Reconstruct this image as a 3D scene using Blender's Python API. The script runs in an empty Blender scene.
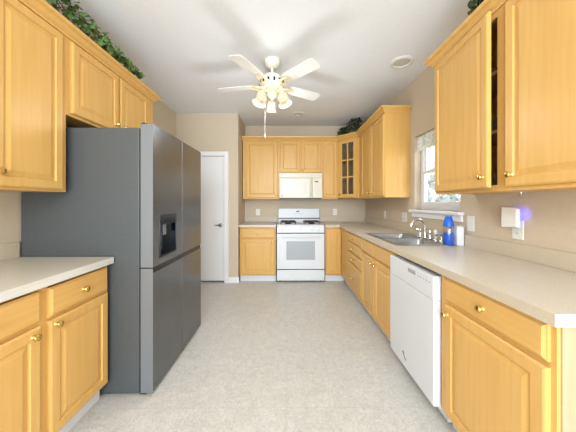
import bpy, bmesh, math, random
from mathutils import Vector, Matrix
PI = math.pi
random.seed(7)
S = bpy.context.scene
COL = S.collection

# ------------------------------------------------------------------ camera, world, lights, exposure
F_PX = 247.7
cam = bpy.data.cameras.new('camera')
cam.sensor_fit = 'HORIZONTAL'; cam.sensor_width = 36.0
cam.lens = F_PX / 576 * 36.0
cam.shift_y = -(216 - 202.7) / 576
cam.clip_start = 0.02
camo = bpy.data.objects.new('camera', cam); COL.objects.link(camo)
camo.location = (0, 0, 1.2617); camo.rotation_euler = (PI / 2, 0, -0.0065)
S.camera = camo

S.view_settings.view_transform = 'Standard'
S.view_settings.look = 'None'
S.view_settings.gamma = 1.0
S.view_settings.use_curve_mapping = False
S.view_settings.exposure = 0.36

w = bpy.data.worlds.new('sky'); S.world = w; w.use_nodes = True
wn = w.node_tree.nodes; wl = w.node_tree.links
bgn = wn['Background']
tc = wn.new('ShaderNodeTexCoord'); sx = wn.new('ShaderNodeSeparateXYZ'); cr = wn.new('ShaderNodeValToRGB')
wl.new(tc.outputs['Generated'], sx.inputs[0]); wl.new(sx.outputs['Z'], cr.inputs[0])
cr.color_ramp.elements[0].position = 0.0; cr.color_ramp.elements[0].color = (0.95, 0.96, 1.0, 1)
cr.color_ramp.elements[1].position = 0.7; cr.color_ramp.elements[1].color = (0.62, 0.76, 1.0, 1)
wl.new(cr.outputs[0], bgn.inputs[0]); bgn.inputs[1].default_value = 1.7


def area(name, loc, rot, sx_, sy_, power, col=(1, 1, 1)):
    l = bpy.data.lights.new(name, 'AREA'); l.shape = 'RECTANGLE'; l.size = sx_; l.size_y = sy_
    l.energy = power; l.color = col
    o = bpy.data.objects.new(name, l); COL.objects.link(o); o.location = loc; o.rotation_euler = rot
    return o


# daylight of the glazed patio opening behind the camera, and of the sink window
area('patio_daylight', (-0.1, -2.9, 1.45), (PI / 2, 0, 0), 3.0, 2.3, 165, (0.79, 0.91, 1.0))
area('window_daylight', (1.72, 2.45, 1.62), (0, PI / 2, 0), 0.78, 0.7, 4, (0.95, 0.98, 1.0))
# unseen fill light added behind the camera to brighten the ceiling
pl = bpy.data.lights.new('rear_ceiling_fill', 'POINT'); pl.energy = 42; pl.color = (0.88, 0.95, 1.0); pl.shadow_soft_size = 0.5
po = bpy.data.objects.new('rear_ceiling_fill', pl); COL.objects.link(po); po.location = (-0.1, -1.2, 2.15)


# ------------------------------------------------------------------ materials
def lin(r, g, b):
    f = lambda c: (c / 255 / 12.92) if c / 255 <= 0.04045 else ((c / 255 + 0.055) / 1.055) ** 2.4
    return (f(r), f(g), f(b), 1.0)


def mat(name, col, rough=0.5, metal=0.0, spec=0.5):
    m = bpy.data.materials.new(name); m.use_nodes = True
    b = m.node_tree.nodes['Principled BSDF']
    b.inputs['Base Color'].default_value = col
    b.inputs['Roughness'].default_value = rough
    b.inputs['Metallic'].default_value = metal
    b.inputs['Specular IOR Level'].default_value = spec
    return m


def noise_mat(name, c1, c2, scale=(8, 8, 8), detail=4, rough=0.5, metal=0.0, p0=0.35, p1=0.65, bump=0.0, spec=0.5, nrough=0.55):
    m = mat(name, c1, rough, metal, spec); nt = m.node_tree; b = nt.nodes['Principled BSDF']
    t = nt.nodes.new('ShaderNodeTexCoord'); mp = nt.nodes.new('ShaderNodeMapping'); n = nt.nodes.new('ShaderNodeTexNoise'); r = nt.nodes.new('ShaderNodeValToRGB')
    mp.inputs['Scale'].default_value = scale
    n.inputs['Scale'].default_value = 1.0; n.inputs['Detail'].default_value = detail; n.inputs['Roughness'].default_value = nrough
    r.color_ramp.elements[0].position = p0; r.color_ramp.elements[0].color = c1
    r.color_ramp.elements[1].position = p1; r.color_ramp.elements[1].color = c2
    nt.links.new(t.outputs['Object'], mp.inputs[0]); nt.links.new(mp.outputs[0], n.inputs[0])
    nt.links.new(n.outputs['Fac'], r.inputs[0]); nt.links.new(r.outputs[0], b.inputs['Base Color'])
    if bump:
        bp = nt.nodes.new('ShaderNodeBump'); bp.inputs['Strength'].default_value = bump; bp.inputs['Distance'].default_value = 0.002
        nt.links.new(n.outputs['Fac'], bp.inputs['Height']); nt.links.new(bp.outputs[0], b.inputs['Normal'])
    return m


WA, WB = lin(213, 165, 91), lin(219, 174, 101)
M_wood = noise_mat('maple_upright_grain', WA, WB, (38, 38, 2.2), 5, 0.36, spec=0.4)
M_woodx = noise_mat('maple_level_grain', WA, WB, (2.2, 38, 38), 5, 0.36, spec=0.4)
M_panel = noise_mat('pale_maple_panel', lin(176, 156, 124), lin(182, 162, 130), (30, 30, 2), 4, 0.4)
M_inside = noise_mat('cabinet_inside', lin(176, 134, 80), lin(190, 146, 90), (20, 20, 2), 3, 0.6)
M_brass = mat('polished_brass', lin(226, 190, 110), 0.18, 1.0)
M_wall = noise_mat('tan_wall_paint', lin(203, 187, 164), lin(206, 190, 167), (30, 30, 30), 3, 0.75, spec=0.25)
M_ceil = noise_mat('white_ceiling_paint', lin(236, 238, 241), lin(239, 241, 244), (40, 40, 40), 3, 0.9, spec=0.2)
M_white = mat('white_gloss_paint', lin(236, 236, 236), 0.4)
M_toe = mat('white_toe_vinyl', lin(222, 222, 226), 0.5)
M_counter = noise_mat('beige_laminate', lin(200, 190, 172), lin(212, 203, 187), (220, 220, 220), 2, 0.32, spec=0.5)
M_splash = noise_mat('beige_splash_laminate', lin(196, 181, 158), lin(204, 190, 168), (220, 220, 220), 2, 0.4)
M_litedge = mat('lit_laminate_edge', lin(216, 212, 204), 0.4)  # paler than the slab laminate: light on the edges is painted in
M_appl = mat('white_appliance_enamel', lin(219, 220, 222), 0.28)
M_applw = mat('warm_white_appliance', lin(222, 213, 194), 0.32)
M_black = mat('black_plastic', lin(22, 22, 24), 0.35)
M_iron = mat('black_cast_iron', lin(35, 34, 33), 0.6)
M_ovenglass = mat('grey_oven_glass', lin(165, 168, 172), 0.12)
M_mwglass = noise_mat('cream_screened_glass', lin(196, 189, 172), lin(206, 199, 183), (300, 300, 300), 1, 0.2)
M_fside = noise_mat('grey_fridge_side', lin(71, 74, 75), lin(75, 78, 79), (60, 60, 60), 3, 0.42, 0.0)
M_steel = noise_mat('dark_brushed_steel', lin(106, 108, 110), lin(113, 115, 117), (6, 160, 6), 3, 0.26, 0.75)
M_steeledge = mat('satin_steel_edge', lin(122, 125, 128), 0.35, 0.35)
M_dispenser = mat('dispenser_black_glass', lin(14, 17, 22), 0.12)
M_sink = noise_mat('brushed_sink_steel', lin(160, 160, 157), lin(174, 174, 171), (90, 6, 90), 2, 0.38, 0.9)
M_chrome = mat('chrome', lin(225, 228, 232), 0.08, 1.0)
M_fan = mat('cream_fan_enamel', lin(238, 232, 216), 0.4)
M_blade = mat('white_fan_blade', lin(232, 230, 224), 0.5)
M_gild = mat('cream_gold', lin(232, 218, 182), 0.38, 0.2)
M_outlet = mat('white_outlet_plastic', lin(228, 225, 218), 0.35)
M_slot = mat('outlet_slot', lin(60, 58, 55), 0.6)
M_leaf = noise_mat('ivy_leaf', lin(44, 74, 34), lin(108, 138, 70), (22, 22, 22), 2, 0.45, p0=0.3, p1=0.7)
M_leafd = noise_mat('dark_ivy_leaf', lin(22, 34, 18), lin(58, 78, 42), (22, 22, 22), 2, 0.5, p0=0.3, p1=0.7)
M_stem = mat('vine_stem', lin(92, 78, 48), 0.7)
M_pot = mat('brown_basket', lin(92, 70, 48), 0.8)
M_grout = mat('shadow_gap_rubber', lin(30, 30, 30), 0.8)
M_china = mat('stoneware', lin(140, 116, 84), 0.5)
M_bluecap = mat('blue_cap_plastic', lin(20, 98, 214), 0.35)
M_grass = noise_mat('lawn', lin(128, 150, 96), lin(160, 176, 120), (5, 5, 5), 4, 0.9)
M_siding = mat('pale_siding', lin(196, 204, 214), 0.7)
M_shingle = mat('grey_shingle', lin(140, 142, 146), 0.8)


def floor_mat():
    m = mat('mottled_vinyl', lin(205, 199, 188), 0.38, spec=0.4); nt = m.node_tree; b = nt.nodes['Principled BSDF']
    t = nt.nodes.new('ShaderNodeTexCoord')
    n1 = nt.nodes.new('ShaderNodeTexNoise'); n1.inputs['Scale'].default_value = 9; n1.inputs['Detail'].default_value = 8; n1.inputs['Roughness'].default_value = 0.72; n1.inputs['Distortion'].default_value = 1.2
    n2 = nt.nodes.new('ShaderNodeTexNoise'); n2.inputs['Scale'].default_value = 46; n2.inputs['Detail'].default_value = 6; n2.inputs['Roughness'].default_value = 0.7; n2.inputs['Distortion'].default_value = 2.0
    nt.links.new(t.outputs['Object'], n1.inputs[0]); nt.links.new(t.outputs['Object'], n2.inputs[0])
    r1 = nt.nodes.new('ShaderNodeValToRGB')
    r1.color_ramp.elements[0].position = 0.33; r1.color_ramp.elements[0].color = lin(186, 181, 172)
    r1.color_ramp.elements[1].position = 0.68; r1.color_ramp.elements[1].color = lin(215, 211, 204)
    r2 = nt.nodes.new('ShaderNodeValToRGB')
    r2.color_ramp.elements[0].position = 0.36; r2.color_ramp.elements[0].color = lin(168, 163, 153)
    r2.color_ramp.elements[1].position = 0.62; r2.color_ramp.elements[1].color = lin(223, 219, 212)
    nt.links.new(n1.outputs['Fac'], r1.inputs[0]); nt.links.new(n2.outputs['Fac'], r2.inputs[0])
    mx = nt.nodes.new('ShaderNodeMix'); mx.data_type = 'RGBA'; mx.inputs[0].default_value = 0.5
    nt.links.new(r1.outputs[0], mx.inputs[6]); nt.links.new(r2.outputs[0], mx.inputs[7])
    br = nt.nodes.new('ShaderNodeTexBrick'); br.offset = 0.0
    br.inputs['Scale'].default_value = 1.0; br.inputs['Mortar Size'].default_value = 0.003; br.inputs['Mortar Smooth'].default_value = 0.6
    br.inputs['Brick Width'].default_value = 0.305; br.inputs['Row Height'].default_value = 0.305
    br.inputs['Color1'].default_value = (1, 1, 1, 1); br.inputs['Color2'].default_value = (0.985, 0.985, 0.985, 1); br.inputs['Mortar'].default_value = (0.91, 0.905, 0.895, 1)
    nt.links.new(t.outputs['Object'], br.inputs[0])
    mu = nt.nodes.new('ShaderNodeMix'); mu.data_type = 'RGBA'; mu.blend_type = 'MULTIPLY'; mu.inputs[0].default_value = 1.0
    nt.links.new(mx.outputs[2], mu.inputs[6]); nt.links.new(br.outputs[0], mu.inputs[7])
    nt.links.new(mu.outputs[2], b.inputs['Base Color'])
    return m


def glass_mat(name, tint=(1, 1, 1, 1), gloss=0.08):
    m = bpy.data.materials.new(name); m.use_nodes = True; nt = m.node_tree
    nt.nodes.remove(nt.nodes['Principled BSDF']); out = nt.nodes['Material Output']
    a = nt.nodes.new('ShaderNodeBsdfTransparent'); a.inputs[0].default_value = tint
    g = nt.nodes.new('ShaderNodeBsdfGlossy'); g.inputs['Roughness'].default_value = 0.03
    mx = nt.nodes.new('ShaderNodeMixShader'); mx.inputs[0].default_value = gloss
    nt.links.new(a.outputs[0], mx.inputs[1]); nt.links.new(g.outputs[0], mx.inputs[2]); nt.links.new(mx.outputs[0], out.inputs[0])
    return m


def emit_mat(name, col, s):
    m = bpy.data.materials.new(name); m.use_nodes = True; nt = m.node_tree
    b = nt.nodes['Principled BSDF']; b.inputs['Base Color'].default_value = col
    b.inputs['Emission Color'].default_value = col; b.inputs['Emission Strength'].default_value = s
    return m


M_floor = floor_mat()
M_glass = glass_mat('window_glass', (0.97, 0.98, 0.98, 1), 0.06)
M_cabglass = glass_mat('cabinet_glass', (0.9, 0.9, 0.88, 1), 0.1)
M_bottle = glass_mat('clear_bottle_plastic', (0.86, 0.9, 0.95, 1), 0.12)
M_blueliq = mat('blue_soap_liquid', lin(16, 92, 212), 0.2)
M_shade = mat('frosted_tulip_glass', lin(222, 209, 180), 0.45)
M_led = emit_mat('blue_night_light_led', (0.06, 0.08, 1.0, 1), 6.0)
M_valance = noise_mat('pale_leaf_print_fabric', lin(198, 202, 194), lin(238, 238, 230), (26, 26, 26), 5, 0.85, p0=0.4, p1=0.56)


# ------------------------------------------------------------------ mesh helpers
class MB:
    def __init__(s):
        s.bm = bmesh.new()

    def box(s, x0, x1, y0, y1, z0, z1):
        v = [s.bm.verts.new(p) for p in ((x0, y0, z0), (x1, y0, z0), (x1, y1, z0), (x0, y1, z0), (x0, y0, z1), (x1, y0, z1), (x1, y1, z1), (x0, y1, z1))]
        for f in ((3, 2, 1, 0), (4, 5, 6, 7), (0, 1, 5, 4), (1, 2, 6, 5), (2, 3, 7, 6), (3, 0, 4, 7)):
            s.bm.faces.new([v[i] for i in f])
        return s

    def prism(s, pts, z0, z1):
        a = [s.bm.verts.new((x, y, z0)) for x, y in pts]; b = [s.bm.verts.new((x, y, z1)) for x, y in pts]
        n = len(pts)
        s.bm.faces.new(a[::-1]); s.bm.faces.new(b)
        for i in range(n): s.bm.faces.new((a[i], a[(i + 1) % n], b[(i + 1) % n], b[i]))
        return s

    def loft(s, rings, cap0=True, cap1=True):
        R = [[s.bm.verts.new(p) for p in r] for r in rings]; n = len(R[0])
        for a, b in zip(R, R[1:]):
            for i in range(n): s.bm.faces.new((a[i], a[(i + 1) % n], b[(i + 1) % n], b[i]))
        if cap0: s.bm.faces.new(R[0][::-1])
        if cap1: s.bm.faces.new(R[-1])
        return s

    def lathe(s, prof, c=(0, 0, 0), axis=(0, 0, 1), seg=24, cap0=True, cap1=True):
        ax = Vector(axis).normalized(); u = ax.orthogonal().normalized(); v = ax.cross(u); c = Vector(c)
        s.loft([[c + ax * h + (u * math.cos(2 * PI * k / seg) + v * math.sin(2 * PI * k / seg)) * max(r, 1e-4) for k in range(seg)] for r, h in prof], cap0, cap1)
        return s

    def tube(s, pts, r, seg=10):
        P = [Vector(p) for p in pts]; rings = []
        rr = r if isinstance(r, (list, tuple)) else [r] * len(P)
        t0 = (P[1] - P[0]).normalized(); u = t0.orthogonal().normalized()
        for i, p in enumerate(P):
            t = (P[min(i + 1, len(P) - 1)] - P[max(i - 1, 0)]).normalized()
            u = (u - t * u.dot(t)).normalized(); v = t.cross(u)
            rings.append([p + (u * math.cos(2 * PI * k / seg) + v * math.sin(2 * PI * k / seg)) * rr[i] for k in range(seg)])
        s.loft(rings); return s

    def sweep(s, path, prof):
        """profile (offset to the right of the path, z) swept along a plan polyline with mitres"""
        P = [Vector(p) for p in path]; rings = []
        for i, p in enumerate(P):
            ns = []
            for a, b in ((i - 1, i), (i, i + 1)):
                if a >= 0 and b < len(P):
                    d = (P[b] - P[a]).normalized(); ns.append(Vector((d.y, -d.x)))
            if len(ns) == 2:
                m = (ns[0] + ns[1]).normalized(); m = m / max(0.2, m.dot(ns[0]))
            else: m = ns[0]
            rings.append([(p.x + m.x * o, p.y + m.y * o, z) for o, z in prof])
        s.loft(rings); return s

    def panel(s, x0, x1, z0, z1, rings):
        """nested rectangles (inset, y) facing -y, last one filled"""
        s.loft([[(x0 + i, y, z0 + i), (x1 - i, y, z0 + i), (x1 - i, y, z1 - i), (x0 + i, y, z1 - i)] for i, y in rings])
        return s

    def xf(s, M):
        bmesh.ops.transform(s.bm, matrix=M, verts=s.bm.verts); return s

    def build(s, name, m, parent=None, smooth=False, bevel=0.0, seg=2):
        bmesh.ops.recalc_face_normals(s.bm, faces=s.bm.faces)
        me = bpy.data.meshes.new(name); s.bm.to_mesh(me); s.bm.free()
        me.materials.append(m)
        o = bpy.data.objects.new(name, me); COL.objects.link(o)
        if parent is not None: o.parent = parent
        if smooth:
            me.polygons.foreach_set('use_smooth', [True] * len(me.polygons))
            me.update()
            try: me.set_sharp_from_angle(angle=0.7)
            except Exception: pass
        if bevel:
            b = o.modifiers.new('edge', 'BEVEL'); b.width = bevel; b.segments = seg; b.limit_method = 'ANGLE'
        return o


def thing(name, label, cat, loc=(0, 0, 0), rotz=0.0, group=None):
    o = bpy.data.objects.new(name, None); COL.objects.link(o)
    o.empty_display_size = 0.05
    o.location = loc; o.rotation_euler = (0, 0, rotz); o['label'] = label; o['category'] = cat
    if group: o['group'] = group
    return o


def tag(o, label, cat, group=None):
    o['label'] = label; o['category'] = cat
    if group: o['group'] = group
    return o


def struct(o):
    o['kind'] = 'structure'; return o


def sempty(name, loc=(0, 0, 0)):
    o = bpy.data.objects.new(name, None); COL.objects.link(o); o.location = loc; o['kind'] = 'structure'; return o


# ------------------------------------------------------------------ room
XL, XR, YB, YR = -1.74, 1.465, 4.58, -3.0
H = 2.675
struct(MB().box(XL, XR, YR, YB, -0.05, 0).build('floor', M_floor))
struct(MB().box(XL - .12, XR + .12, YR, YB + .12, H, H + .1).build('ceiling', M_ceil))
struct(MB().box(XL - .12, XL, YR, YB + .12, 0, H).build('wall_left', M_wall))
struct(MB().box(XL, XR, YB, YB + .12, 0, H).build('wall_back', M_wall))
WY0, WY1, WZ0, WZ1 = 2.075, 2.82, 1.185, 2.01
m = MB()
m.box(XR, XR + .12, YR, WY0, 0, H).box(XR, XR + .12, WY1, YB + .12, 0, H).box(XR, XR + .12, WY0, WY1, 0, WZ0).box(XR, XR + .12, WY0, WY1, WZ1, H)
struct(m.build('wall_right', M_wall))
PX, PY = -0.762, 3.92
DX0, DX1, DZ = -1.685, -0.98, 2.0
m = MB()
m.box(XL, DX0, PY, PY + .1, 0, H).box(DX1, PX, PY, PY + .1, 0, H).box(DX0, DX1, PY, PY + .1, DZ, H).box(PX - .1, PX, PY + .1, YB, 0, H)
struct(m.build('wall_pantry', M_wall))
# pantry door: slab with two raised panels and a lever
d = sempty('door_1', (0, 0, 0))
m = MB(); yf = PY + .02
rings = [(0, 0.0), (0.012, 0.018), (0.028, 0.018), (0.05, 0.003)]
sx0, sx1 = DX0 + .004, DX1 - .004
m.box(sx0, sx0 + .125, yf, yf + .035, .024, DZ - .004).box(sx1 - .125, sx1, yf, yf + .035, .024, DZ - .004)
for z0, z1 in ((.024, .235), (.72, .86), (1.885, DZ - .004)): m.box(sx0 + .125, sx1 - .125, yf, yf + .035, z0, z1)
for z0, z1 in ((.235, .72), (.86, 1.885)):
    m.panel(sx0 + .125, sx1 - .125, z0, z1, [(i, yf + y) for i, y in rings])
m.build('slab', M_white, d)
m = MB(); hx, hz = sx1 - .062, .905
m.lathe([(.030, 0), (.030, .006), (.024, .012), (.011, .014), (.011, .045)], (hx, yf, hz), (0, -1, 0))
m.tube([(hx, yf - .045, hz), (hx - .025, yf - .048, hz + .004), (hx - .055, yf - .046, hz), (hx - .085, yf - .04, hz + .004)], [.011, .010, .008, .006])
m.build('lever_handle', mat('satin_nickel', lin(150, 146, 140), .25, 1.0), d, True)
m = MB(); cw = .068
prof = [(-.002, 0), (-.002, .01), (-.012, .018), (-.05, .02), (-.066, .012), (-.068, 0)]
m.box(DX1, DX1 + cw, PY - .018, PY, 0, DZ + cw).box(DX0 - .038, DX0, PY - .018, PY, 0, DZ + cw).box(DX0, DX1, PY - .018, PY, DZ, DZ + cw)
m.box(DX1 + cw - .014, DX1 + cw, PY - .024, PY - .018, 0, DZ + cw)
struct(m.build('trim_1', M_white, None, False, .003))
bp = [(0, 0), (.014, 0), (.014, .07), (.008, .085), (0, .085)]
m = MB(); m.sweep([(DX1 + cw, PY), (PX, PY), (PX, PY + .01)], bp)
struct(m.build('baseboard_pantry', M_white))
m = MB(); m.sweep([(XL, 2.58), (XL, PY)], bp); struct(m.build('baseboard_left', M_white))
# window
wn_ = sempty('window_1')
fx = XR + .075
m = MB()
for (a, b, c, e) in ((WY0, WY0 + .045, WZ0, WZ1), (WY1 - .045, WY1, WZ0, WZ1), (WY0 + .045, WY1 - .045, WZ0, WZ0 + .055), (WY0 + .045, WY1 - .045, WZ1 - .045, WZ1)):
    m.box(fx, fx + .045, a, b, c, e)
m.build('window_frame', M_white, wn_, False, .003)
m = MB(); zm = (WZ0 + WZ1) / 2
for z0, z1, o in ((WZ0 + .055, zm + .016, -.008), (zm - .016, WZ1 - .045, .014)):
    y0, y1 = WY0 + .045, WY1 - .045
    m.box(fx + o, fx + o + .022, y0, y0 + .03, z0, z1).box(fx + o, fx + o + .022, y1 - .03, y1, z0, z1)
    m.box(fx + o, fx + o + .022, y0 + .03, y1 - .03, z0, z0 + .032).box(fx + o, fx + o + .022, y0 + .03, y1 - .03, z1 - .032, z1)
m.build('window_sash', M_white, wn_, False, .002)
m = MB().box(fx + .008, fx + .012, WY0 + .07, WY1 - .07, WZ0 + .08, WZ1 - .07)
m.build('window_pane', M_glass, wn_)
m = MB().box(XR - .05, fx, WY0, WY1, WZ0 - .028, WZ0).box(XR - .05, XR, WY0 - .05, WY0, WZ0 - .028, WZ0).box(XR - .05, XR, WY1, WY1 + .05, WZ0 - .028, WZ0)
m.box(XR - .018, XR, WY0 - .035, WY1 + .035, WZ0 - .085, WZ0 - .028)
m.build('window_sill', M_white, wn_, False, .005)
# valance: gathered fabric on a rod
v = thing('window_valance', 'short pale leaf-print fabric valance hung across the top of the sink window', 'valance', (XR + .03, 0, 0))
m = MB(); n = 60; top = []; bot = []
for k in range(n + 1):
    y = WY0 + .012 + (WY1 - WY0 - .024) * k / n
    a = .008 * math.sin(k * 1.1); b = .014 * math.sin(k * 1.1 + .3)
    top.append((a, y)); bot.append((b, y))
rr = []
for k in range(n + 1):
    rr.append([(top[k][0] - .002, top[k][1], WZ1 - .012), (bot[k][0] - .002, bot[k][1], WZ1 - .175 + .004 * math.sin(k * .9)), (bot[k][0] + .002, bot[k][1], WZ1 - .175 + .004 * math.sin(k * .9)), (top[k][0] + .002, top[k][1], WZ1 - .012)])
m.loft(rr); m.build('fabric', M_valance, v, True)
MB().tube([(0.012, WY0, WZ1 - .022), (0.012, WY1, WZ1 - .022)], .006).build('curtain_rod', M_white, v)

# outdoors past the window
struct(MB().box(2.2, 14, -3, 14, -.5, -.4).build('ground', M_grass))


def outdoor_tree(label, x, y, h, R_, n):
    r = thing('garden_tree', label, 'tree', (x, y, -.4), 0, None)
    m = MB(); m.tube([(0, 0, 0), (.05, .03, h * .3), (-.02, .05, h * .6), (.02, 0, h * .85)], [.11, .09, .06, .02], 8)
    for k in range(9):
        a = k * 2.4; z = h * (.28 + .055 * k)
        m.tube([(0, 0, z), (math.cos(a) * R_ * .5, math.sin(a) * R_ * .5, z + h * .08), (math.cos(a) * R_ * .85, math.sin(a) * R_ * .85, z + h * .2)], [.04, .025, .008], 6)
    m.build('trunk', mat('grey_bark', lin(140, 130, 120), .9), r)
    m = MB()
    for k in range(n):
        v = Vector((random.gauss(0, 1), random.gauss(0, 1), random.gauss(0, 1))).normalized() * random.random() ** .4
        leaf(m, (v.x * R_, v.y * R_, h * .62 + v.z * h * .38), (random.gauss(0, 1), random.gauss(0, 1), random.gauss(0, 1)), .26)
    m.build('foliage', M_gleaf, r)


def leaf(m, p, n, s):
    n = Vector(n).normalized(); u = n.orthogonal().normalized()
    u = Matrix.Rotation(random.uniform(0, 2 * PI), 3, n) @ u; v = n.cross(u); p = Vector(p)
    P = [(0, -.5), (.28, -.42), (.5, -.1), (.26, .08), (0, .62), (-.26, .08), (-.5, -.1), (-.28, -.42)]
    vs = [m.bm.verts.new(p + u * (a * s) + v * (b * s) + n * (-abs(a) * s * .35)) for a, b in P]
    c = m.bm.verts.new(p + n * .02 * s)
    for i in range(8): m.bm.faces.new((c, vs[i], vs[(i + 1) % 8]))


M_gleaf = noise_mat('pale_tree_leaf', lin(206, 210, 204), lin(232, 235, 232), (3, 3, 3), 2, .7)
outdoor_tree('pale leafy tree outside the sink window', 6.6, 9.9, 3.6, 1.25, 330)


# ------------------------------------------------------------------ cabinetry
DOOR = [(0, 0), (0, -.013), (.004, -.017), (.010, -.020), (.050, -.020), (.053, -.0115), (.060, -.0115), (.084, -.0185)]
NDOOR = [(0, 0), (0, -.013), (.004, -.017), (.010, -.020), (.040, -.020), (.043, -.0115), (.049, -.0115), (.068, -.0185)]
DRAWER = [(0, 0), (0, -.011), (.005, -.013), (.013, -.020)]
KNOB = [(.011, 0), (.0095, .003), (.0065, .006), (.0085, .010), (.014, .0145), (.0165, .020), (.0145, .026), (.008, .0295)]


def knob(parent, x, z, y=-.02, s=1.0):
    m = MB(); m.lathe([(r * s, h * s) for r, h in KNOB], (x, y, z), (0, -1, 0), 16)
    return m.build('knob', M_brass, parent, True)


def door(root, x0, x1, z0, z1, kx=None, kz=None, narrow=False):
    o = MB().panel(x0, x1, z0, z1, NDOOR if narrow else DOOR).build('door', M_wood, root)
    if kx is not None: knob(o, kx, kz)
    return o


def drawer(root, x0, x1, z0, z1, k=True, name='drawer'):
    o = MB().panel(x0, x1, z0, z1, DRAWER).build(name, M_woodx, root)
    if k: knob(o, (x0 + x1) / 2, (z0 + z1) / 2)
    return o


def frame_mb(w, z0, z1, stiles, rails, fw=.04):
    """face frame 2 cm thick behind y=0: list of stile x-ranges and rail z-ranges"""
    m = MB()
    for a, b in stiles: m.box(a, b, 0, .02, z0, z1)
    for a, b in rails: m.box(.001, w - .001, .0005, .0195, a, b)
    return m


def base_body(root, w, dep, z1=.865, toe=True, toe_in=.045, end=None):
    m = MB().box(0, w, .02, dep, .1, z1); m.build('carcass', M_wood, root)
    if toe: MB().box(0.004, w - .004, toe_in, dep, 0, .1).build('toe_kick', M_toe, root)


ZC = .911     # counter top height
CT = .04      # counter thickness
BZ = ZC - CT  # top of base cabinets

# ---- left base cabinet (faces +x)
fxl = -1.157
w_ = .906
r = thing('base_cabinet', 'maple base cabinet with two drawers over two doors beside the grey fridge', 'cabinet', (fxl, .70, 0), PI / 2)
base_body(r, w_, fxl - XL - .002, BZ)
frame_mb(w_, .1, BZ, [(0, .02), (.457, .505), (w_ - .02, w_)], [(.1, .118), (.685, .705), (BZ - .016, BZ)]).build('face_frame', M_wood, r)
drawer(r, .016, .460, .705, .85); drawer(r, .502, w_ - .014, .705, .85)
door(r, .016, .460, .115, .69, .460 - .04, .655); door(r, .502, w_ - .014, .115, .69, .502 + .03, .662)

t = thing('countertop', 'beige laminate counter with a front edge tinted as lit butting against the grey fridge', 'countertop', (0, 0, 0))
MB().box(XL, -1.1195, .25, 1.611, BZ, ZC).build('slab', M_counter, t)
MB().box(-1.1195, -1.1175, .25, 1.611, BZ, ZC - .001).build('front_edge', M_litedge, t)  # light falling on this edge is put into its paler colour
MB().box(XL, XL + .019, .25, 1.611, ZC, 1.01).build('backsplash', M_splash, t, False, .003)

# ---- right base cabinets (face -x)
fxr = .88
def right_unit(label, Yfar, Ynear, toe=True):
    return thing('base_cabinet', label, 'cabinet', (fxr, Yfar, 0), -PI / 2), Yfar - Ynear

DR = XR - fxr - .002
r, w_ = right_unit('maple base cabinet with a stack of four drawers near the far corner', 3.955, 2.85)
base_body(r, w_, DR, BZ, toe_in=.06)
frame_mb(w_, .1, BZ, [(0, .43), (w_ - .02, w_)], [(.1, .116), (.452, .466), (.590, .604), (.722, .738), (BZ - .012, BZ)]).build('face_frame', M_wood, r)
for z0, z1 in ((.737, .856), (.604, .721), (.466, .588), (.113, .450)): drawer(r, .425, w_ - .008, z0, z1)
r, w_ = right_unit('maple sink base with two plain false fronts over two doors', 2.848, 2.002)
base_body(r, w_, DR, .69, toe_in=.06)
MB().box(0, w_, .02, .022, .69, BZ).box(0, .016, .022, DR, .69, BZ).box(w_ - .016, w_, .022, DR, .69, BZ).build('side_panels', M_wood, r)
frame_mb(w_, .1, BZ, [(0, .02), (.405, .425), (w_ - .02, w_)], [(.1, .116), (.698, .714), (BZ - .012, BZ)]).build('face_frame', M_wood, r)
drawer(r, .008, .409, .717, .856, False, 'false_front'); drawer(r, .417, w_ - .008, .717, .856, False, 'false_front')
door(r, .008, .407, .113, .70, .407 - .04, .65); door(r, .419, w_ - .008, .113, .70, .419 + .04, .65)
r, w_ = right_unit('maple base cabinet with one drawer over one wide door at the counter end', 1.40, .80)
base_body(r, w_, DR, BZ, toe_in=.06)
frame_mb(w_, .1, BZ, [(0, .06), (w_ - .03, w_)], [(.1, .116), (.705, .735), (BZ - .012, BZ)]).build('face_frame', M_wood, r)
drawer(r, .055, w_ - .018, .732, .858, True); door(r, .055, w_ - .018, .113, .712, .055 + .022, .66)
o = MB().box(w_, w_ + .006, .012, DR, .0, BZ).build('end_panel', M_panel, r)

# ---- back base cabinets (face -y)
fyb = 3.96
DB = YB - fyb - .002
r = thing('base_cabinet', 'maple base cabinet with one drawer over one door left of the white stove', 'cabinet', (-.745, fyb, 0)); w_ = .575
base_body(r, w_, DB, BZ)
frame_mb(w_, .1, BZ, [(0, .04), (w_ - .04, w_)], [(.1, .12), (.675, .70), (BZ - .02, BZ)]).build('face_frame', M_wood, r)
drawer(r, .022, w_ - .014, .695, .852); door(r, .022, w_ - .014, .117, .68, w_ - .05, .64)
r = thing('base_cabinet', 'maple corner base cabinet with one full-height narrow door right of the stove', 'cabinet', (.622, fyb, 0)); w_ = .255
MB().box(0, w_, .02, DB, .1, BZ).box(w_, XR - .624, .04, DB, .1, BZ).build('carcass', M_wood, r)
MB().box(.004, w_ + .062, .045, DB, 0, .099).build('toe_kick', M_toe, r)
frame_mb(w_, .1, BZ, [(0, .02), (w_ - .02, w_)], [(.1, .12), (BZ - .03, BZ)]).build('face_frame', M_wood, r)
door(r, .016, w_ - .016, .117, .845, None, None, True)

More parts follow.
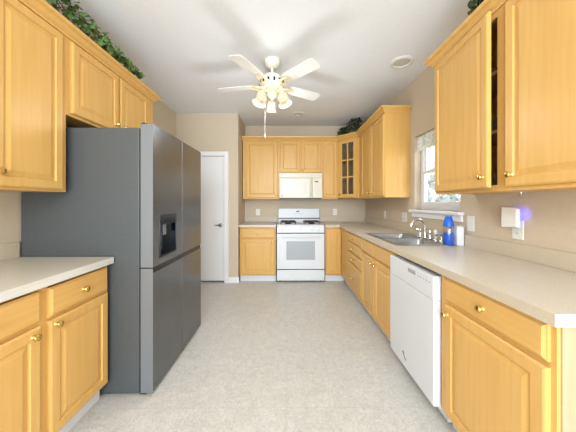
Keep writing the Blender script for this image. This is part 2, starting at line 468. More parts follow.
# counters of the back and right runs
t = thing('countertop', 'short beige laminate counter between the pantry wall and the stove', 'countertop')
MB().box(PX, -.165, 3.92, YB, BZ, ZC).build('slab', M_counter, t, False, .004)
MB().box(PX, -.165, YB - .019, YB, ZC, 1.005).build('backsplash', M_splash, t, False, .003)
t = thing('countertop', 'long beige laminate counter holding the sink under the window', 'countertop')
CX = .842; CY0 = .771
SY0, SY1, SX0, SX1 = 2.03, 2.78, .925, 1.375        # sink cut-out
m = MB()
m.box(CX + .002, XR, CY0 + .002, SY0, BZ, ZC).box(CX + .002, XR, SY1, YB, BZ, ZC).box(CX + .002, SX0, SY0, SY1, BZ, ZC).box(SX1, XR, SY0, SY1, BZ, ZC).box(.618, CX + .002, 3.92, YB, BZ, ZC)
m.build('slab', M_counter, t)
m = MB().box(CX, CX + .002, CY0, 3.92, BZ, ZC - .0008).box(.618, CX, 3.918, 3.92, BZ, ZC - .0008)
o = m.build('front_edge', M_splash, t)  # darker laminate paints the shade on this edge into its colour
o = MB().box(CX + .002, XR, CY0, CY0 + .002, BZ, ZC - .0008).build('end_cap', M_litedge, t); o['label'] = 'laminate end cap tinted as lit'  # paler colour carries the light from behind the camera
m = MB().box(XR - .019, XR, CY0, YB, ZC, 1.005).box(.618, XR - .019, YB - .019, YB, ZC, 1.005)
m.build('backsplash', M_splash, t, False, .003)

# ---- wall cabinets
UZ, UT = 1.325, 2.365
CROWN = [(0, 2.322), (.010, 2.322), (.014, 2.332), (.026, 2.342), (.042, 2.362), (.058, 2.370), (.062, 2.390), (0, 2.390)]


def upper_solid(r, w_, z0, z1, dep, stiles, rails):
    MB().box(0, w_, .02, dep, z0, z1).build('carcass', M_wood, r)
    frame_mb(w_, z0, z1, stiles, rails).build('face_frame', M_wood, r)


DU = .33
fxlu = -1.408
r = thing('wall_cabinet', 'tall maple wall cabinet with two doors above the left counter', 'cabinet', (fxlu, .80, 0), PI / 2); w_ = .79
upper_solid(r, w_, UZ + .004, UT, fxlu - XL - .002, [(0, .02), (.36, .38), (w_ - .04, w_)], [(UZ + .004, UZ + .02), (2.29, UT)])
door(r, .012, .366, UZ + .018, 2.312, .366 - .03, 1.41); door(r, .374, w_ - .034, UZ + .018, 2.312, .374 + .03, 1.415)
r = thing('wall_cabinet', 'short maple wall cabinet with two doors above the grey fridge', 'cabinet', (fxlu, 1.59, 0), PI / 2); w_ = 1.03
upper_solid(r, w_, 1.825, UT, fxlu - XL - .002, [(0, .03), (.47, .505), (w_ - .12, w_)], [(1.825, 1.85), (2.29, UT)])
door(r, .03, .477, 1.842, 2.31, .44, 1.90); door(r, .50, .91, 1.842, 2.31, .535, 1.90)
m = MB(); m.sweep([(fxlu, .70), (fxlu, 2.62), (XL + .003, 2.62)], CROWN)
tag(m.build('crown_molding', M_woodx, None), 'maple crown molding along the top of the left wall cabinets', 'molding')

# back wall uppers
fyu = 4.25
DBU = YB - fyu - .002
r = thing('wall_cabinet', 'maple wall cabinet with one door left of the microwave', 'cabinet', (-.745, fyu, 0)); w_ = .618
upper_solid(r, w_, UZ, UT, DBU, [(0, .06), (w_ - .04, w_)], [(UZ, UZ + .03), (2.29, UT)])
door(r, .05, w_ - .02, UZ + .018, 2.312, w_ - .05, 1.40)
r = thing('wall_cabinet', 'short maple wall cabinet with a pair of doors over the microwave', 'cabinet', (-.127, fyu, 0)); w_ = .738
upper_solid(r, w_, 1.765, UT, DBU, [(0, .02), (.355, .383), (w_ - .02, w_)], [(1.765, 1.79), (2.29, UT)])
door(r, .016, .359, 1.782, 2.312, .33, 1.82, True); door(r, .379, w_ - .016, 1.782, 2.312, .41, 1.82, True)
r = thing('wall_cabinet', 'slim maple wall cabinet with one door right of the microwave', 'cabinet', (.611, fyu, 0)); w_ = .269
upper_solid(r, w_, UZ, UT, DBU, [(0, .02), (w_ - .02, w_)], [(UZ, UZ + .03), (2.29, UT)])
door(r, .014, w_ - .014, UZ + .018, 2.312, .05, 1.39, True)

# diagonal corner cabinet with a glazed door
fxru = 1.164
A = Vector((.880, fyu)); B = Vector((fxru, 3.945))
dv = (B - A); wd = dv.length; ang = math.atan2(dv.y, dv.x)
r = thing('wall_cabinet', 'diagonal corner wall cabinet with a six-pane glass door', 'cabinet', (A.x, A.y, 0), ang)
Mi = Matrix.Translation((A.x, A.y, 0)) @ Matrix.Rotation(ang, 4, 'Z'); Mi = Mi.inverted()
foot = [A, B, Vector((XR - .003, 3.945)), Vector((XR - .003, YB - .003)), Vector((A.x, YB - .003))]
def loc2(p): q = Mi @ Vector((p.x, p.y, 0)); return (q.x, q.y)
FP = [loc2(p) for p in foot]
ins = [loc2(p) for p in (A + Vector((.016, .02)), B + Vector((.02, .016)), Vector((XR - .02, 3.961)), Vector((XR - .02, YB - .02)), Vector((A.x + .016, YB - .02)))]
m = MB()
m.prism(FP, UZ, UZ + .02).prism(FP, UT - .06, UT)
def wallseg(a, b, a2, b2): m.prism([a, b, b2, a2], UZ + .02, UT - .06)
wallseg(FP[1], FP[2], ins[1], ins[2]); wallseg(FP[2], FP[3], ins[2], ins[3]); wallseg(FP[3], FP[4], ins[3], ins[4]); wallseg(FP[4], FP[0], ins[4], ins[0])
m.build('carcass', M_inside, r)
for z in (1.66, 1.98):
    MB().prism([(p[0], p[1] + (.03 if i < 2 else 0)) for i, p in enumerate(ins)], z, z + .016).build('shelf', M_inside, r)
m = MB().box(0, .05, 0, .02, UZ, UT).box(wd - .05, wd, 0, .02, UZ, UT).box(.05, wd - .05, 0, .02, UZ, UZ + .03).box(.05, wd - .05, 0, .02, 2.285, UT)
m.build('face_frame', M_wood, r)
x0, x1, z0, z1 = .038, wd - .038, UZ + .018, 2.312
o = MB(); fw = .062
o.box(x0, x0 + fw, -.02, 0, z0, z1).box(x1 - fw, x1, -.02, 0, z0, z1).box(x0 + fw, x1 - fw, -.02, 0, z0, z0 + fw).box(x0 + fw, x1 - fw, -.02, 0, z1 - fw, z1)
dr = o.build('door', M_wood, r, False, .003)
xm = (x0 + x1) / 2
m = MB().box(xm - .011, xm + .011, -.017, -.004, z0 + fw, z1 - fw)
gh = (z1 - z0 - 2 * fw) / 3
for k in (1, 2): m.box(x0 + fw, x1 - fw, -.0168, -.0042, z0 + fw + gh * k - .011, z0 + fw + gh * k + .011)
m.build('muntins', M_wood, dr)
MB().box(x0 + fw, x1 - fw, -.0039, -.001, z0 + fw, z1 - fw).build('glass_pane', M_cabglass, dr)
knob(dr, x0 + .03, 1.40)

# right wall, far two-door cabinet
r = thing('wall_cabinet', 'maple wall cabinet with two doors beyond the sink window', 'cabinet', (fxru, 3.94, 0), -PI / 2); w_ = 1.02
upper_solid(r, w_, UZ, UT, XR - fxru - .002, [(0, .17), (.55, .59), (w_ - .02, w_)], [(UZ, UZ + .03), (2.29, UT)])
door(r, .165, .552, UZ + .018, 2.312, .52, 1.40); door(r, .572, w_ - .008, UZ + .018, 2.312, .605, 1.40)
m = MB(); m.sweep([(-.757, fyu), (A.x, A.y), (B.x, B.y), (fxru, 2.92), (XR - .003, 2.92)], CROWN)
tag(m.build('crown_molding', M_woodx, None), 'maple crown molding stepping round the corner above the stove wall cabinets', 'molding')

# right wall, near two-door cabinet, one door ajar; hollow with dishes
yN1, yN0 = 1.925, .80
r = thing('wall_cabinet', 'large maple wall cabinet by the window with one door ajar', 'cabinet', (fxru, yN1, 0), -PI / 2); w_ = yN1 - yN0
dep = XR - fxru - .002
m = MB().box(0, .016, .02, dep, UZ, UT).box(w_ - .016, w_, .02, dep, UZ, UT).box(.016, w_ - .016, .02, dep, UZ, UZ + .018).box(.016, w_ - .016, .02, dep, UT - .018, UT).box(.016, w_ - .016, dep - .006, dep, UZ + .018, UT - .018)
m.box(.585, .597, .02, dep - .006, UZ + .018, UT - .018)
m.build('carcass', M_wood, r)
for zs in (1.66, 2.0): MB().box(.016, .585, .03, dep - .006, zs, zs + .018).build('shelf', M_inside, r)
frame_mb(w_, UZ, UT, [(0, .035), (.566, .616), (w_ - .035, w_)], [(UZ, UZ + .035), (2.29, UT)]).build('face_frame', M_wood, r)


ob = MB().panel(0, .558, UZ + .02, 2.312, DOOR).build('door', M_wood, r)
ob.location = (.016, -.001, 0); ob.rotation_euler = (0, 0, -math.radians(4.0)); ob['label'] = 'door standing slightly ajar'
knob(ob, .52, 1.405)
door(r, .628, w_ - .02, UZ + .02, 2.312, .628 + .04, 1.405)
m = MB(); m.sweep([(XR - .003, yN1), (fxru, yN1), (fxru, yN0), (XR - .003, yN0)][::-1], [(-a, b) for a, b in CROWN])
tag(m.build('crown_molding', M_woodx, None), 'maple crown molding on the wall cabinet with the ajar door', 'molding')

# plates on the cabinet shelves seen through the ajar door
def plate_bm(R):
    m = MB(); m.lathe([(R * .55, 0), (R * .6, .004), (R, .020), (R * 1.0, .023), (R * .62, .008), (.001, .007)], (0, 0, 0), (0, 0, 1), 28); return m
first = None
for zs, n, R, yy, nm in ((1.353, 7, .115, 1.55, 'lowest'), (1.678, 8, .11, 1.54, 'middle'), (2.018, 4, .10, 1.54, 'top')):
    for k in range(n):
        if first is None:
            first = plate_bm(.115).build('plate', M_china, None, True); o = first
        else:
            o = first.copy(); COL.objects.link(o)
        o.scale = (R / .115, R / .115, 1)
        o.location = (1.325, yy, zs + .0095 * k)
        tag(o, 'stoneware plate in the stack on the %s shelf behind the ajar door' % nm, 'plate', 'plates stacked on the %s shelf behind the ajar door' % nm)

# ------------------------------------------------------------------ refrigerator (faces +x)
FX, FY0, FW = -.871, 1.62, .91
r = thing('refrigerator', 'large grey four-door refrigerator with a black water dispenser', 'refrigerator', (FX, FY0, 0), PI / 2)
# local: x 0..FW away from the camera, -y out into the room; y=0 door front
bd = FX - XL - .012
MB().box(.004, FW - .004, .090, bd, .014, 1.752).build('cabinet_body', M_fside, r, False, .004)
MB().box(.012, FW - .012, .078, .090, .02, 1.75).build('door_gasket', M_grout, r)
zs = .835
def fdoor(x0, x1, z0, z1):
    return MB().box(x0, x1, 0, .078, z0, z1)
dx0, dx1, dz0, dz1 = .085, .345, .88, 1.178    # dispenser recess
m = MB()
m.box(.002, dx0, 0, .078, zs + .004, 1.775).box(dx1, .453, 0, .078, zs + .004, 1.775).box(dx0, dx1, 0, .078, zs + .004, dz0).box(dx0, dx1, 0, .078, dz1, 1.775).box(dx0, dx1, .06, .078, dz0, dz1)
ul = m.build('upper_door', M_steel, r)
m = MB()
m.box(dx0, dx0 + .012, -.003, .06, dz0, dz1).box(dx1 - .012, dx1, -.003, .06, dz0, dz1).box(dx0 + .012, dx1 - .012, -.003, .06, dz0, dz0 + .015).box(dx0 + .012, dx1 - .012, -.003, .06, dz1 - .07, dz1).box(dx0 + .012, dx1 - .012, .052, .06, dz0 + .015, dz1 - .07)
dp = m.build('water_dispenser', M_dispenser, ul, False, .002)
MB().box(dx0 + .10, dx0 + .14, .02, .045, dz1 - .15, dz1 - .07).build('paddle', M_steeledge, dp, False, .003)
MB().box(dx0 + .02, dx0 + .05, -.0045, -.003, dz1 - .055, dz1 - .015).build('display', M_black, dp)
ur = fdoor(.457, FW - .002, zs + .004, 1.775).build('upper_door', M_steel, r, False, .003)
ll = fdoor(.002, .453, .022, zs - .032).build('lower_door', M_steel, r, False, .003)
lr = fdoor(.457, FW - .002, .022, zs - .032).build('lower_door', M_steel, r, False, .003)
for pa, x0, x1 in ((ll, .002, .453), (lr, .457, FW - .002)):
    MB().box(x0, x1, .006, .078, zs - .032, zs + .003).build('grip_recess', M_black, pa)
for pa, x0, z0, z1 in ((ul, .0, zs + .004, 1.775), (ll, .0, .022, zs - .004)):
    MB().box(-.001, .002, -.001, .078, z0, z1).build('edge_strip', M_steeledge, pa)
for x in (.006, FW - .066): MB().box(x, x + .06, .05, .079, 1.7755, 1.786).build('hinge_cover', M_black, r, False, .004)
MB().box(.01, FW - .01, .05, .088, .006, .021).build('toe_grille', M_black, r)
for x in (.04, FW - .08):
    for y in (.06, bd - .08): MB().lathe([(.02, 0), (.02, .014)], (x + .02, y, 0)).build('foot', M_black, r)

# ------------------------------------------------------------------ gas stove
SXo = -.155; SW = .762; SF = 3.92
r = thing('gas_stove', 'white freestanding gas stove with grey oven window under the microwave', 'stove', (SXo, SF, 0))
x0, x1 = .004, SW - .004
MB().box(x0, x1, .03, .64, .02, .895).build('body', M_appl, r)
for x in (x0 + .03, x1 - .07):
    for y in (.06, .58): MB().box(x, x + .04, y, y + .04, 0, .02).build('foot', M_black, r)
MB().box(x0, x1, 0, .60, .895, .912).build('cooktop', M_appl, r, False, .005)
# front control panel with knobs
cp = MB().box(x0, x1, -.004, .03, .785, .893).build('control_panel', M_appl, r, False, .005)
for x in (.10, .20, SW / 2, SW - .20, SW - .10):
    m = MB(); m.lathe([(.024, 0), (.024, .004), (.019, .008), (.017, .026), (.006, .028)], (x, -.004, .842), (0, -1, 0), 18); m.box(x - .004, x + .004, -.036, -.03, .826, .858)
    m.build('knob', M_appl, cp, True)
dr = MB().box(x0, x1, -.012, .028, .212, .772).build('oven_door', M_appl, r, False, .006)
MB().box(.155, SW - .155, -.0135, -.012, .36, .655).build('oven_window', M_ovenglass, dr)
m = MB().tube([(.07, -.05, .735), (SW - .07, -.05, .735)], .012, 12).box(.075, .095, -.05, -.012, .727, .743).box(SW - .095, SW - .075, -.05, -.012, .727, .743)
m.build('handle', M_appl, dr, True)
MB().box(x0 + .004, x1 - .004, .006, .03, .772, .785).box(x0 + .004, x1 - .004, .006, .03, .198, .212).build('shadow_gap', M_grout, r)
MB().box(x0, x1, -.010, .028, .03, .198).build('storage_drawer', M_appl, r, False, .006)
# backguard
bg = MB().loft([[(x0 + .008, .55, .912), (x1 - .008, .55, .912), (x1 - .008, .64, .912), (x0 + .008, .64, .912)],
                [(x0 + .008, .565, .985), (x1 - .008, .565, .985), (x1 - .008, .64, .985), (x0 + .008, .64, .985)],
                [(x0 + .012, .585, 1.15), (x1 - .012, .585, 1.15), (x1 - .012, .64, 1.15), (x0 + .012, .64, 1.15)],
                [(x0 + .02, .60, 1.165), (x1 - .02, .60, 1.165), (x1 - .02, .64, 1.165), (x0 + .02, .64, 1.165)]]).build('backguard', M_appl, r)
MB().box(x0 + .006, x1 - .006, .552, .57, .972, .988).build('vent_slot', M_black, bg)
MB().loft([[(x, y, z) for x in (.335, .385) for y, z in ()] or [(.337, .5775, 1.092), (.387, .5775, 1.092), (.387, .5795, 1.112), (.337, .5795, 1.112)], [(.337, .582, 1.092), (.387, .582, 1.092), (.387, .584, 1.112), (.337, .584, 1.112)]]).build('clock_display', M_black, bg)
m = MB()
for k in range(6): m.box(.30 + k * .027, .318 + k * .027, .571, .58, 1.058, 1.066)
m.build('clock_keys', mat('grey_print', lin(170, 172, 174), .5), bg)
for gx in (.185, SW - .185):
    g = MB()
    for yy in (.10, .27, .43): g.box(gx - .125, gx + .125, yy - .006, yy + .006, .94, .954)
    for xx in (-.12, 0, .12): g.box(gx + xx - .006, gx + xx + .006, .09, .44, .9405, .9535)
    for xx in (-.12, .12):
        for yy in (.10, .43): g.box(gx + xx - .006, gx + xx + .006, yy - .006, yy + .006, .912, .94)
    gr = g.build('burner_grate', M_iron, r, False, .002)
    for yy in (.18, .36):
        m = MB(); m.lathe([(.055, 0), (.05, .008), (.038, .009), (.038, .02), (.03, .024)], (gx, yy, .912), (0, 0, 1), 20); m.build('burner', M_iron, r, True)

# ------------------------------------------------------------------ microwave
r = thing('microwave', 'cream white over-the-range microwave mounted under the short wall cabinet', 'microwave', (-.121, 4.175, 1.328)); mw, mh = .728, .43
MB().box(0, mw, .03, .40, .012, mh).build('case', M_applw, r, False, .004)
m = MB().box(0, mw, .004, .03, mh - .075, mh)
for k in range(5): m.box(.02, mw - .02, .0, .004, mh - .067 + k * .012, mh - .061 + k * .012)
m.build('vent_grille', M_applw, r)
dd = MB().box(.0, .555, 0, .03, .014, mh - .079).build('door', M_applw, r, False, .006)
MB().panel(.06, .475, .075, mh - .125, [(0, -.0005), (.012, .004)]).build('door_window', M_mwglass, dd)
m = MB().tube([(.525, -.004, .05), (.525, -.035, .075), (.525, -.035, mh - .135), (.525, -.004, mh - .11)], .010, 10); m.build('handle', M_applw, dd, True)
MB().lathe([(.012, 0), (.012, .0012)], (.045, 0, .045), (0, -1, 0), 16).build('badge', mat('grey_badge', lin(110, 108, 104), .5), dd)
pn = MB().box(.56, mw, 0, .03, .014, mh - .079).build('control_panel', M_applw, r, False, .005)
MB().box(.60, .66, -.001, 0, mh - .15, mh - .13).build('display', M_black, pn)
m = MB()
for i in range(3):
    for j in range(5): m.box(.595 + i * .038, .623 + i * .038, -.001, 0, .06 + j * .036, .084 + j * .036)
m.build('keypad', mat('pale_key', lin(222, 214, 198), .5), pn)
MB().box(.01, mw - .01, .02, .38, 0, .012).build('underside', mat('mid_grey_metal', lin(90, 88, 84), .5), r)  # plain mid-grey metal below the cream case

# ------------------------------------------------------------------ dishwasher (faces -x)
r = thing('dishwasher', 'white built-in dishwasher between the sink cabinet and the end cabinet', 'dishwasher', (.836, 1.992, 0), -PI / 2); w_ = .590
dw = MB().box(0, w_, 0, .042, .10, .702).build('door', M_appl, r, False, .005)
m = MB().box(0, w_, -.001, .042, .703, .842); cp = m.build('control_panel', M_appl, r, False, .006)
MB().box(.01, w_ - .012, .042, .58, .08, .84).build('tub', M_appl, r)
# recessed grip
m = MB().loft([[(.30, -.004, .792), (.40, -.004, .792), (.40, -.004, .815), (.30, -.004, .815)], [(.31, -.0012, .79), (.39, -.0012, .79), (.39, -.0012, .818), (.31, -.0012, .818)]]); m.build('grip', mat('grey_grip', lin(165, 165, 166), .4), cp)
m = MB()
for k in range(5): m.box(.42 + k * .03, .438 + k * .03, -.002, -.001, .795, .803)
for k in range(4): m.box(.425 + k * .03, .433 + k * .03, -.002, -.001, .815, .82)
m.build('button_marks', mat('grey_button_print', lin(188, 188, 190), .5), cp)
MB().box(.0, w_, .085, .12, 0.012, .079).build('kick_plate', M_appl, r)
m = MB().tube([(.215, -.001, .20), (.235, -.001, .185), (.25, -.001, .165), (.268, -.001, .16)], .0035, 6); m.tube([(.225, -.001, .203), (.24, -.001, .19)], .003, 6)
m.build('badge_script', mat('grey_badge_print', lin(120, 120, 124), .4), dw)
for x in (.05, w_ - .08):
    MB().lathe([(.015, 0), (.015, .08)], (x, .30, 0)).build('foot', M_black, r)

# ------------------------------------------------------------------ sink and faucet
r = thing('kitchen_sink', 'stainless steel double-bowl sink set into the long counter', 'sink', (0, 0, ZC))
m = MB()
a0, a1, b0, b1 = .895, 1.40, 2.0, 2.81
ym = 2.405
bw = [(.935, 1.30, 2.04, ym - .018), (.935, 1.30, ym + .018, 2.77)]
def rrect(x0, x1, y0, y1, rad, z, n=5):
    P = []
    for cx, cy, s in ((x1 - rad, y1 - rad, 0), (x0 + rad, y1 - rad, 1), (x0 + rad, y0 + rad, 2), (x1 - rad, y0 + rad, 3)):
        for k in range(n + 1):
            an = PI / 2 * (s + k / n); P.append((cx + rad * math.cos(an), cy + rad * math.sin(an), z))
    return P
# rim: strips round the bowls
m.box(a0, .935, b0, b1, 0, .006).box(1.30, a1, b0, b1, 0, .006).box(.935, 1.30, b0, 2.04, 0, .006).box(.935, 1.30, 2.77, b1, 0, .006).box(.935, 1.30, ym - .018, ym + .018, 0, .006)
m.build('rim', M_sink, r, False, .003)
for x0, x1, y0, y1 in bw:
    m = MB(); m.loft([rrect(x0, x1, y0, y1, .03, .005), rrect(x0 + .004, x1 - .004, y0 + .004, y1 - .004, .04, -.01), rrect(x0 + .008, x1 - .008, y0 + .008, y1 - .008, .05, -.15), rrect(x0 + .04, x1 - .04, y0 + .04, y1 - .04, .05, -.17)], False, True)
    bo = m.build('bowl', M_sink, r, True)
    MB().lathe([(.04, 0), (.04, .003), (.02, .002)], ((x0 + x1) / 2, (y0 + y1) / 2, -.17), (0, 0, 1), 18).build('drain', M_chrome, bo)

zf = ZC + .0065
fxp, fyp = 1.352, 2.41
r = thing('kitchen_faucet', 'chrome faucet with an arched spout behind the sink', 'faucet', (fxp, fyp, zf))
MB().box(-.028, .028, -.11, .11, 0, .012).build('deck_plate', M_chrome, r, False, .005)
pts = [(0, 0, .012), (0, 0, .09)] + [(-.066 + .066 * math.cos(a), 0, .115 + .066 * math.sin(a)) for a in [PI * k / 10 for k in range(0, 10)]] + [(-.133, 0, .128), (-.136, 0, .112)]
MB().tube(pts, .0105, 12).build('spout', M_chrome, r, True)
MB().lathe([(.022, 0), (.02, .03), (.014, .05)], (0, 0, .01), (0, 0, 1), 16).build('spout_collar', M_chrome, r, True)
for y in (-.085, .085):
    m = MB().lathe([(.02, 0), (.018, .02), (.012, .03), (.012, .045), (.02, .055), (.016, .07), (.004, .074)], (0, y, .01), (0, 0, 1), 16)
    m.tube([(0, y, .065), (-.02, y * 1.35, .075), (-.03, y * 1.6, .078)], [.008, .007, .006], 8)
    m.build('tap_handle', M_chrome, r, True)
r = thing('side_sprayer', 'small chrome and white hand sprayer beside the faucet', 'sprayer', (fxp, 2.235, zf))
MB().lathe([(.022, 0), (.02, .012), (.013, .022)], (0, 0, 0), (0, 0, 1), 16).build('socket', M_chrome, r, True)
MB().lathe([(.010, 0), (.013, .03), (.018, .05), (.018, .068), (.010, .078)], (0, 0, .0205), (0, 0, 1), 16).build('spray_head', M_outlet, r, True)
r = thing('soap_dispenser', 'chrome pump soap dispenser between the sprayer and the blue bottle', 'dispenser', (fxp, 2.15, zf))
MB().lathe([(.02, 0), (.018, .01), (.012, .016), (.010, .05), (.014, .055), (.014, .066), (.004, .07)], (0, 0, 0), (0, 0, 1), 16).build('pump', M_chrome, r, True)
MB().tube([(0, 0, .066), (-.03, 0, .07), (-.055, 0, .058)], [.007, .006, .005], 8).build('nozzle', M_chrome, r, True)

# blue soap bottle and white box
r = thing('soap_bottle', 'clear soap bottle of blue liquid with a big tapered blue cap', 'bottle', (1.335, 2.03, ZC))
MB().lathe([(.036, 0), (.040, .006), (.040, .135), (.036, .150), (.030, .158)], (0, 0, 0), (0, 0, 1), 24).build('bottle_body', M_bottle, r, True)
MB().lathe([(.034, .003), (.0375, .008), (.0375, .102), (.030, .103)], (0, 0, 0), (0, 0, 1), 24).build('liquid', M_blueliq, r, True)
MB().lathe([(.040, .158), (.0405, .166), (.024, .236), (.020, .24)], (0, 0, 0), (0, 0, 1), 24).build('cap', M_bluecap, r, True)
m = MB().box(-.029, .029, -.034, .034, 0, .158); M_box = noise_mat('white_card', lin(222, 222, 232), lin(228, 228, 238), (20, 20, 20), 2, .5)
o = m.build('storage_box', M_box, None, False, .008); o.location = (1.413, 2.03, ZC)
tag(o, 'plain white upright box beside the blue soap bottle', 'box')
m = MB().box(-.022, .022, -.027, .027, .158, .162); m.build('lid_insert', M_outlet, o, False, .002)

# ------------------------------------------------------------------ outlets, night light, hook
def outlet(label, loc, rotz, wd=.072, ht=.117, slots=True, group=None, kind='wall_outlet', cat='outlet'):
    r = thing(kind, label, cat, loc, rotz, group)
    p = MB().box(-wd / 2, wd / 2, -.006, 0, -ht / 2, ht / 2).build('cover_plate', M_outlet, r, False, .002)
    n = max(1, round(wd / .07))
    for k in range(n):
        cx = (k - (n - 1) / 2) * .046
        if slots:
            for dz in (-.024, .024):
                s = MB(); s.lathe([(.0165, 0), (.0165, .0015)], (cx, -.006, dz), (0, -1, 0), 16); f = s.build('socket_face', M_outlet, p)
                MB().box(cx - .007, cx - .0045, -.0082, -.0075, dz - .004, dz + .006).box(cx + .0045, cx + .007, -.0082, -.0075, dz - .004, dz + .006).build('slots', M_slot, f)
        else:
            f = MB().box(cx - .017, cx + .017, -.0085, -.006, -.034, .034).build('rocker', M_outlet, p, False, .001)
    return r


outlet('white wall outlet above the counter left of the stove', (-.525, YB, 1.086), 0)
outlet('white wall outlet on the stove wall right of the stove', (.90, YB, 1.09), 0)
outlet('white wall outlet on the window wall under the far two-door cabinet', (XR, 3.67, 1.083), -PI / 2)
outlet('white double wall plate beside the far edge of the window', (XR, 3.06, 1.083), -PI / 2, .115, .117)
outlet('white wall plate with a rocker between window and night light', (XR, 1.955, 1.097), -PI / 2, .075, .12, False, None, 'wall_switch', 'switch')
outlet('white wall outlet holding the blue night light', (XR, 1.555, 1.09), -PI / 2, .074, .12)

r = thing('night_light', 'white plug-in night light glowing blue against the wall', 'night light', (XR - .0085, 1.568, 1.167), -PI / 2)
m = MB().loft([[(-.048, -.050, -.066), (.052, -.040, -.056), (.052, -.040, .056), (.03, -.042, .064), (-.048, -.050, .068)], [(-.048, -.014, -.066), (.052, -.014, -.056), (.052, -.014, .056), (.03, -.014, .064), (-.048, -.014, .068)]])
m.build('shade', M_outlet, r, False, .006)
MB().box(.0, .03, -.014, 0, -.062, -.028).build('plug', M_outlet, r)
MB().box(.0, .038, -.0135, -.010, -.022, .045).build('led_strip', M_led, r)
l = bpy.data.lights.new('night_light_glow', 'SPOT'); l.energy = .2; l.color = (.04, .04, 1); l.shadow_soft_size = .008
l.spot_size = math.radians(105); l.spot_blend = .9
lo = bpy.data.objects.new('night_light_glow', l); COL.objects.link(lo); lo.location = (XR - .045, 1.508, 1.195); lo.rotation_euler = (0, -PI / 2, 0)

r = thing('cup_hook', 'small pale hook under the cabinet above the night light', 'hook', (1.43, 1.50, UZ))
MB().lathe([(.008, 0), (.008, -.003)], (0, 0, 0)).build('hook_base', M_chrome, r)
MB().tube([(0, 0, -.003), (0, 0, -.012), (0, .009, -.022), (0, .002, -.032), (0, -.008, -.026)], .0022, 8).build('hook_wire', M_chrome, r, True)


# ------------------------------------------------------------------ ceiling fan
FCX, FCY = -.142, 2.47
r = thing('ceiling_fan', 'cream ceiling fan with five white blades and tulip lights', 'ceiling fan', (FCX, FCY, 0))
MB().lathe([(.078, H), (.080, H - .012), (.074, H - .04), (.050, H - .066), (.022, H - .078)], (0, 0, 0), (0, 0, 1), 28).build('canopy', M_fan, r, True)
MB().lathe([(.013, H - .078), (.013, H - .16)], (0, 0, 0), (0, 0, 1), 14).build('downrod', M_fan, r, True)
zt = H - .15
mo = MB().lathe([(.03, zt), (.085, zt - .008), (.095, zt - .02), (.095, zt - .05), (.115, zt - .06), (.125, zt - .08), (.115, zt - .105), (.085, zt - .12), (.06, zt - .13)], (0, 0, 0), (0, 0, 1), 32).build('motor_housing', M_fan, r, True)
vs = None
for k in range(14):
    a = 2 * PI * k / 14
    if vs is None: vs = MB().box(-.009, .009, -.004, .004, -.016, .016).build('vent_slot', M_black, mo); o = vs
    else: o = vs.copy(); COL.objects.link(o); o.parent = mo
    o.location = (.1215 * math.cos(a), .1215 * math.sin(a), zt - .082); o.rotation_euler = (0, 0, a + PI / 2)
BZl = zt - .105
first = None
for ang in (168, 241, 314, 31, 99):
    a = math.radians(ang)
    if first is None:
        # iron: two curling arms and a plate
        m = MB()
        for s in (-1, 1):
            m.tube([(.07, s * .012, .0), (.11, s * .04, -.018), (.15, s * .05, -.012), (.185, s * .028, .0), (.215, s * .03, .004)], [.010, .009, .008, .009, .008], 8)
            m.tube([(.12, s * .035, -.012), (.135, s * .015, -.02), (.155, s * .012, -.014), (.15, s * .028, -.008)], .006, 8)
        m.box(.18, .245, -.032, .032, .002, .008)
        iron = m.build('blade_iron', M_gild, r, True)
        m = MB(); n = 10; top = []
        pts = [(.19, -.052), (.28, -.062), (.53, -.068), (.562, -.06), (.57, -.04), (.57, .04), (.562, .06), (.53, .068), (.28, .062), (.19, .052)]
        m.prism(pts, -.003, .003); m.xf(Matrix.Translation((0, 0, .012)) @ Matrix.Rotation(math.radians(-11), 4, 'X'))
        blade = m.build('blade', M_blade, r)
        first = (iron, blade); pair = first
    else:
        pair = tuple(o.copy() for o in first)
        for o in pair: COL.objects.link(o); o.parent = r
    for o in pair: o.location = (0, 0, BZl); o.rotation_euler = (0, 0, a)
# light kit
zk = zt - .13
lk = MB().lathe([(.06, zk), (.065, zk - .012), (.05, zk - .03), (.055, zk - .05), (.045, zk - .075), (.02, zk - .095), (.008, zk - .11)], (0, 0, 0), (0, 0, 1), 24).build('light_fitter', M_gild, r, True)
for k, ang in enumerate((214, 334, 98)):
    a = math.radians(ang); dx, dy = math.cos(a), math.sin(a)
    m = MB().tube([(dx * .04, dy * .04, zk - .04), (dx * .08, dy * .08, zk - .028), (dx * .105, dy * .105, zk - .045)], .009, 10)
    m.lathe([(.022, 0), (.026, .02), (.016, .028)], (dx * .105, dy * .105, zk - .068), (0, 0, 1), 14)
    arm = m.build('light_arm', M_gild, r, True)
    ax = Vector((dx * .38, dy * .38, -1)).normalized()
    m = MB().lathe([(.024, 0), (.045, .02), (.054, .05), (.050, .08), (.056, .105), (.068, .125), (.065, .125), (.052, .104), (.046, .08), (.050, .05), (.041, .022), (.018, .004)], (dx * .105, dy * .105, zk - .062), ax, 22, False, False)
    m.build('tulip_shade', M_shade, arm, True)
    p = Vector((dx * .105, dy * .105, zk - .062)) + ax * .06
    m = MB().lathe([(.012, -.05), (.014, -.03), (.026, 0), (.02, .02), (.004, .028)], p, ax, 14); m.build('bulb', mat('frosted_bulb', lin(250, 246, 235), .4), arm, True)
m = MB(); m.tube([(-.05, -.03, zk - .06), (-.068, -.034, zk - .25), (-.068, -.034, 1.93)], .0011, 6); m.lathe([(.004, 0), (.006, -.012), (.003, -.026)], (-.068, -.034, 1.93))
m.build('pull_chain', M_outlet, r)

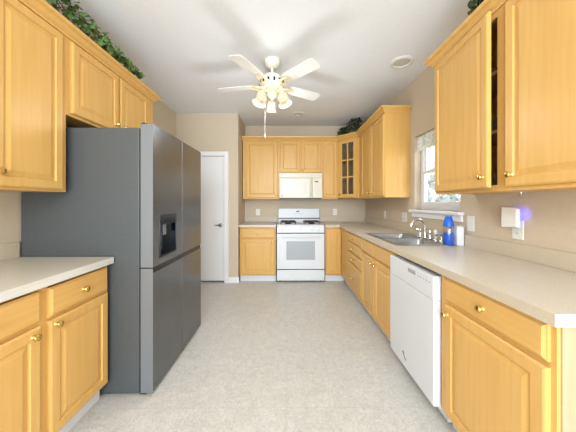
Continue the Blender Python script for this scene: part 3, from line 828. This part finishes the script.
for ang in (214, 334, 98):
    a = math.radians(ang)
    l = bpy.data.lights.new('fan_bulb_light', 'SPOT'); l.energy = 8; l.color = (.93, .96, 1); l.shadow_soft_size = .04
    l.spot_size = math.radians(165); l.spot_blend = .7
    o = bpy.data.objects.new('fan_bulb_light', l); COL.objects.link(o); o.location = (FCX + math.cos(a) * .165, FCY + math.sin(a) * .165, zk - .20); o.rotation_euler = (math.radians(20), 0, a + PI / 2)

l = bpy.data.lights.new('fan_shade_glow', 'POINT'); l.energy = 8; l.color = (.93, .97, 1); l.shadow_soft_size = .12
o = bpy.data.objects.new('fan_shade_glow', l); COL.objects.link(o); o.location = (FCX, FCY, zk - .42)

# ceiling fixtures
def downlight(label, x, y, R):
    r = thing('ceiling_light', label, 'ceiling light', (x, y, H))
    MB().lathe([(R * .72, -.004), (R * .72, -.010), (R * .80, -.014), (R, -.006), (R, 0)], (0, 0, 0), (0, 0, 1), 32, False, False).build('trim_ring', M_outlet, r, True)
    MB().lathe([(R * .74, 0), (R * .74, -.003), (.002, -.003)], (0, 0, 0), (0, 0, 1), 32).build('baffle', mat('pale_baffle', lin(206, 206, 196), .6), r, True)
    return r
downlight('large round white recessed ceiling light near the window wall', 1.16, 2.48, .11)
downlight('small round white recessed ceiling light in front of the stove wall', .20, 3.92, .075)


# ------------------------------------------------------------------ plants on the cabinets
def ivy(label, loc, spine, count, spread, size, material, name='ivy_plant', trail=None, base=None):
    r = thing(name, label, 'plant', loc)
    st = MB(); lf = MB()
    for k in range(max(4, count // 30)):
        t0 = random.random() * .8; t1 = min(1, t0 + .3)
        f = lambda t: Vector(spine(t))
        a, b = f(t0), f(t1)
        mid = (a + b) / 2 + Vector((random.uniform(-.5, .5) * spread[0], 0, random.uniform(.2, 1) * spread[1]))
        a.z = max(a.z, .006); b.z = max(b.z, .006)
        st.tube([a, (a + mid) / 2 + Vector((0, 0, .02)), mid, (b + mid) / 2, b], .0025, 5)
    for k in range(count):
        t = random.random(); p = Vector(spine(t)); g = spread[1] * (trail(t) if trail else 1)
        th = random.uniform(-1, 1)
        hh = abs(random.gauss(.45, .3)); hh = min(1, hh)
        p += Vector((th * spread[0] * math.sqrt(max(.05, 1 - hh * hh * .8)), random.uniform(-.03, .03), hh * g))
        leaf(lf, p, (random.gauss(0, .6), random.gauss(-.5, .6), random.gauss(.5, .6)), size * random.uniform(.6, 1.2))
    st.build('stems', M_stem, r)
    lf.build('foliage', material, r)
    if base: base(r)
    return r


zt_ = 2.392
ivy('long trailing green ivy along the top of the left cabinets', (-1.46, 1.25, zt_), lambda t: (.05 + .05 * t, 1.02 * t ** 1.3, .02), 400, (.06, .155), .048, M_leaf, 'ivy_garland', lambda t: 1.0 if t < .5 else max(.2, 1 - (t - .5) * 1.7))
def basket(R, h):
    def f(r):
        MB().lathe([(R * .8, -.025), (R, h - .025), (R * .93, h - .025), (R * .75, -.015)], (0, 0, 0), (0, 0, 1), 20).build('basket', M_pot, r, True)
    return f
ivy('bushy green plant on top of the glass-door corner cabinet', (1.11, 4.20, zt_), lambda t: (-.16 + .28 * t, .10 - .2 * t, .02), 260, (.06, .25), .055, M_leafd, 'potted_plant', lambda t: .45 + 1.0 * t if t < .7 else 1.1, basket(.07, .10))
ivy('dark leafy plant on top of the cabinet with the ajar door', (1.21, 1.54, zt_), lambda t: (-.08 + .10 * t, -.10 + .12 * t, .03), 130, (.05, .17), .05, M_leafd, 'potted_plant', None, basket(.06, .10))
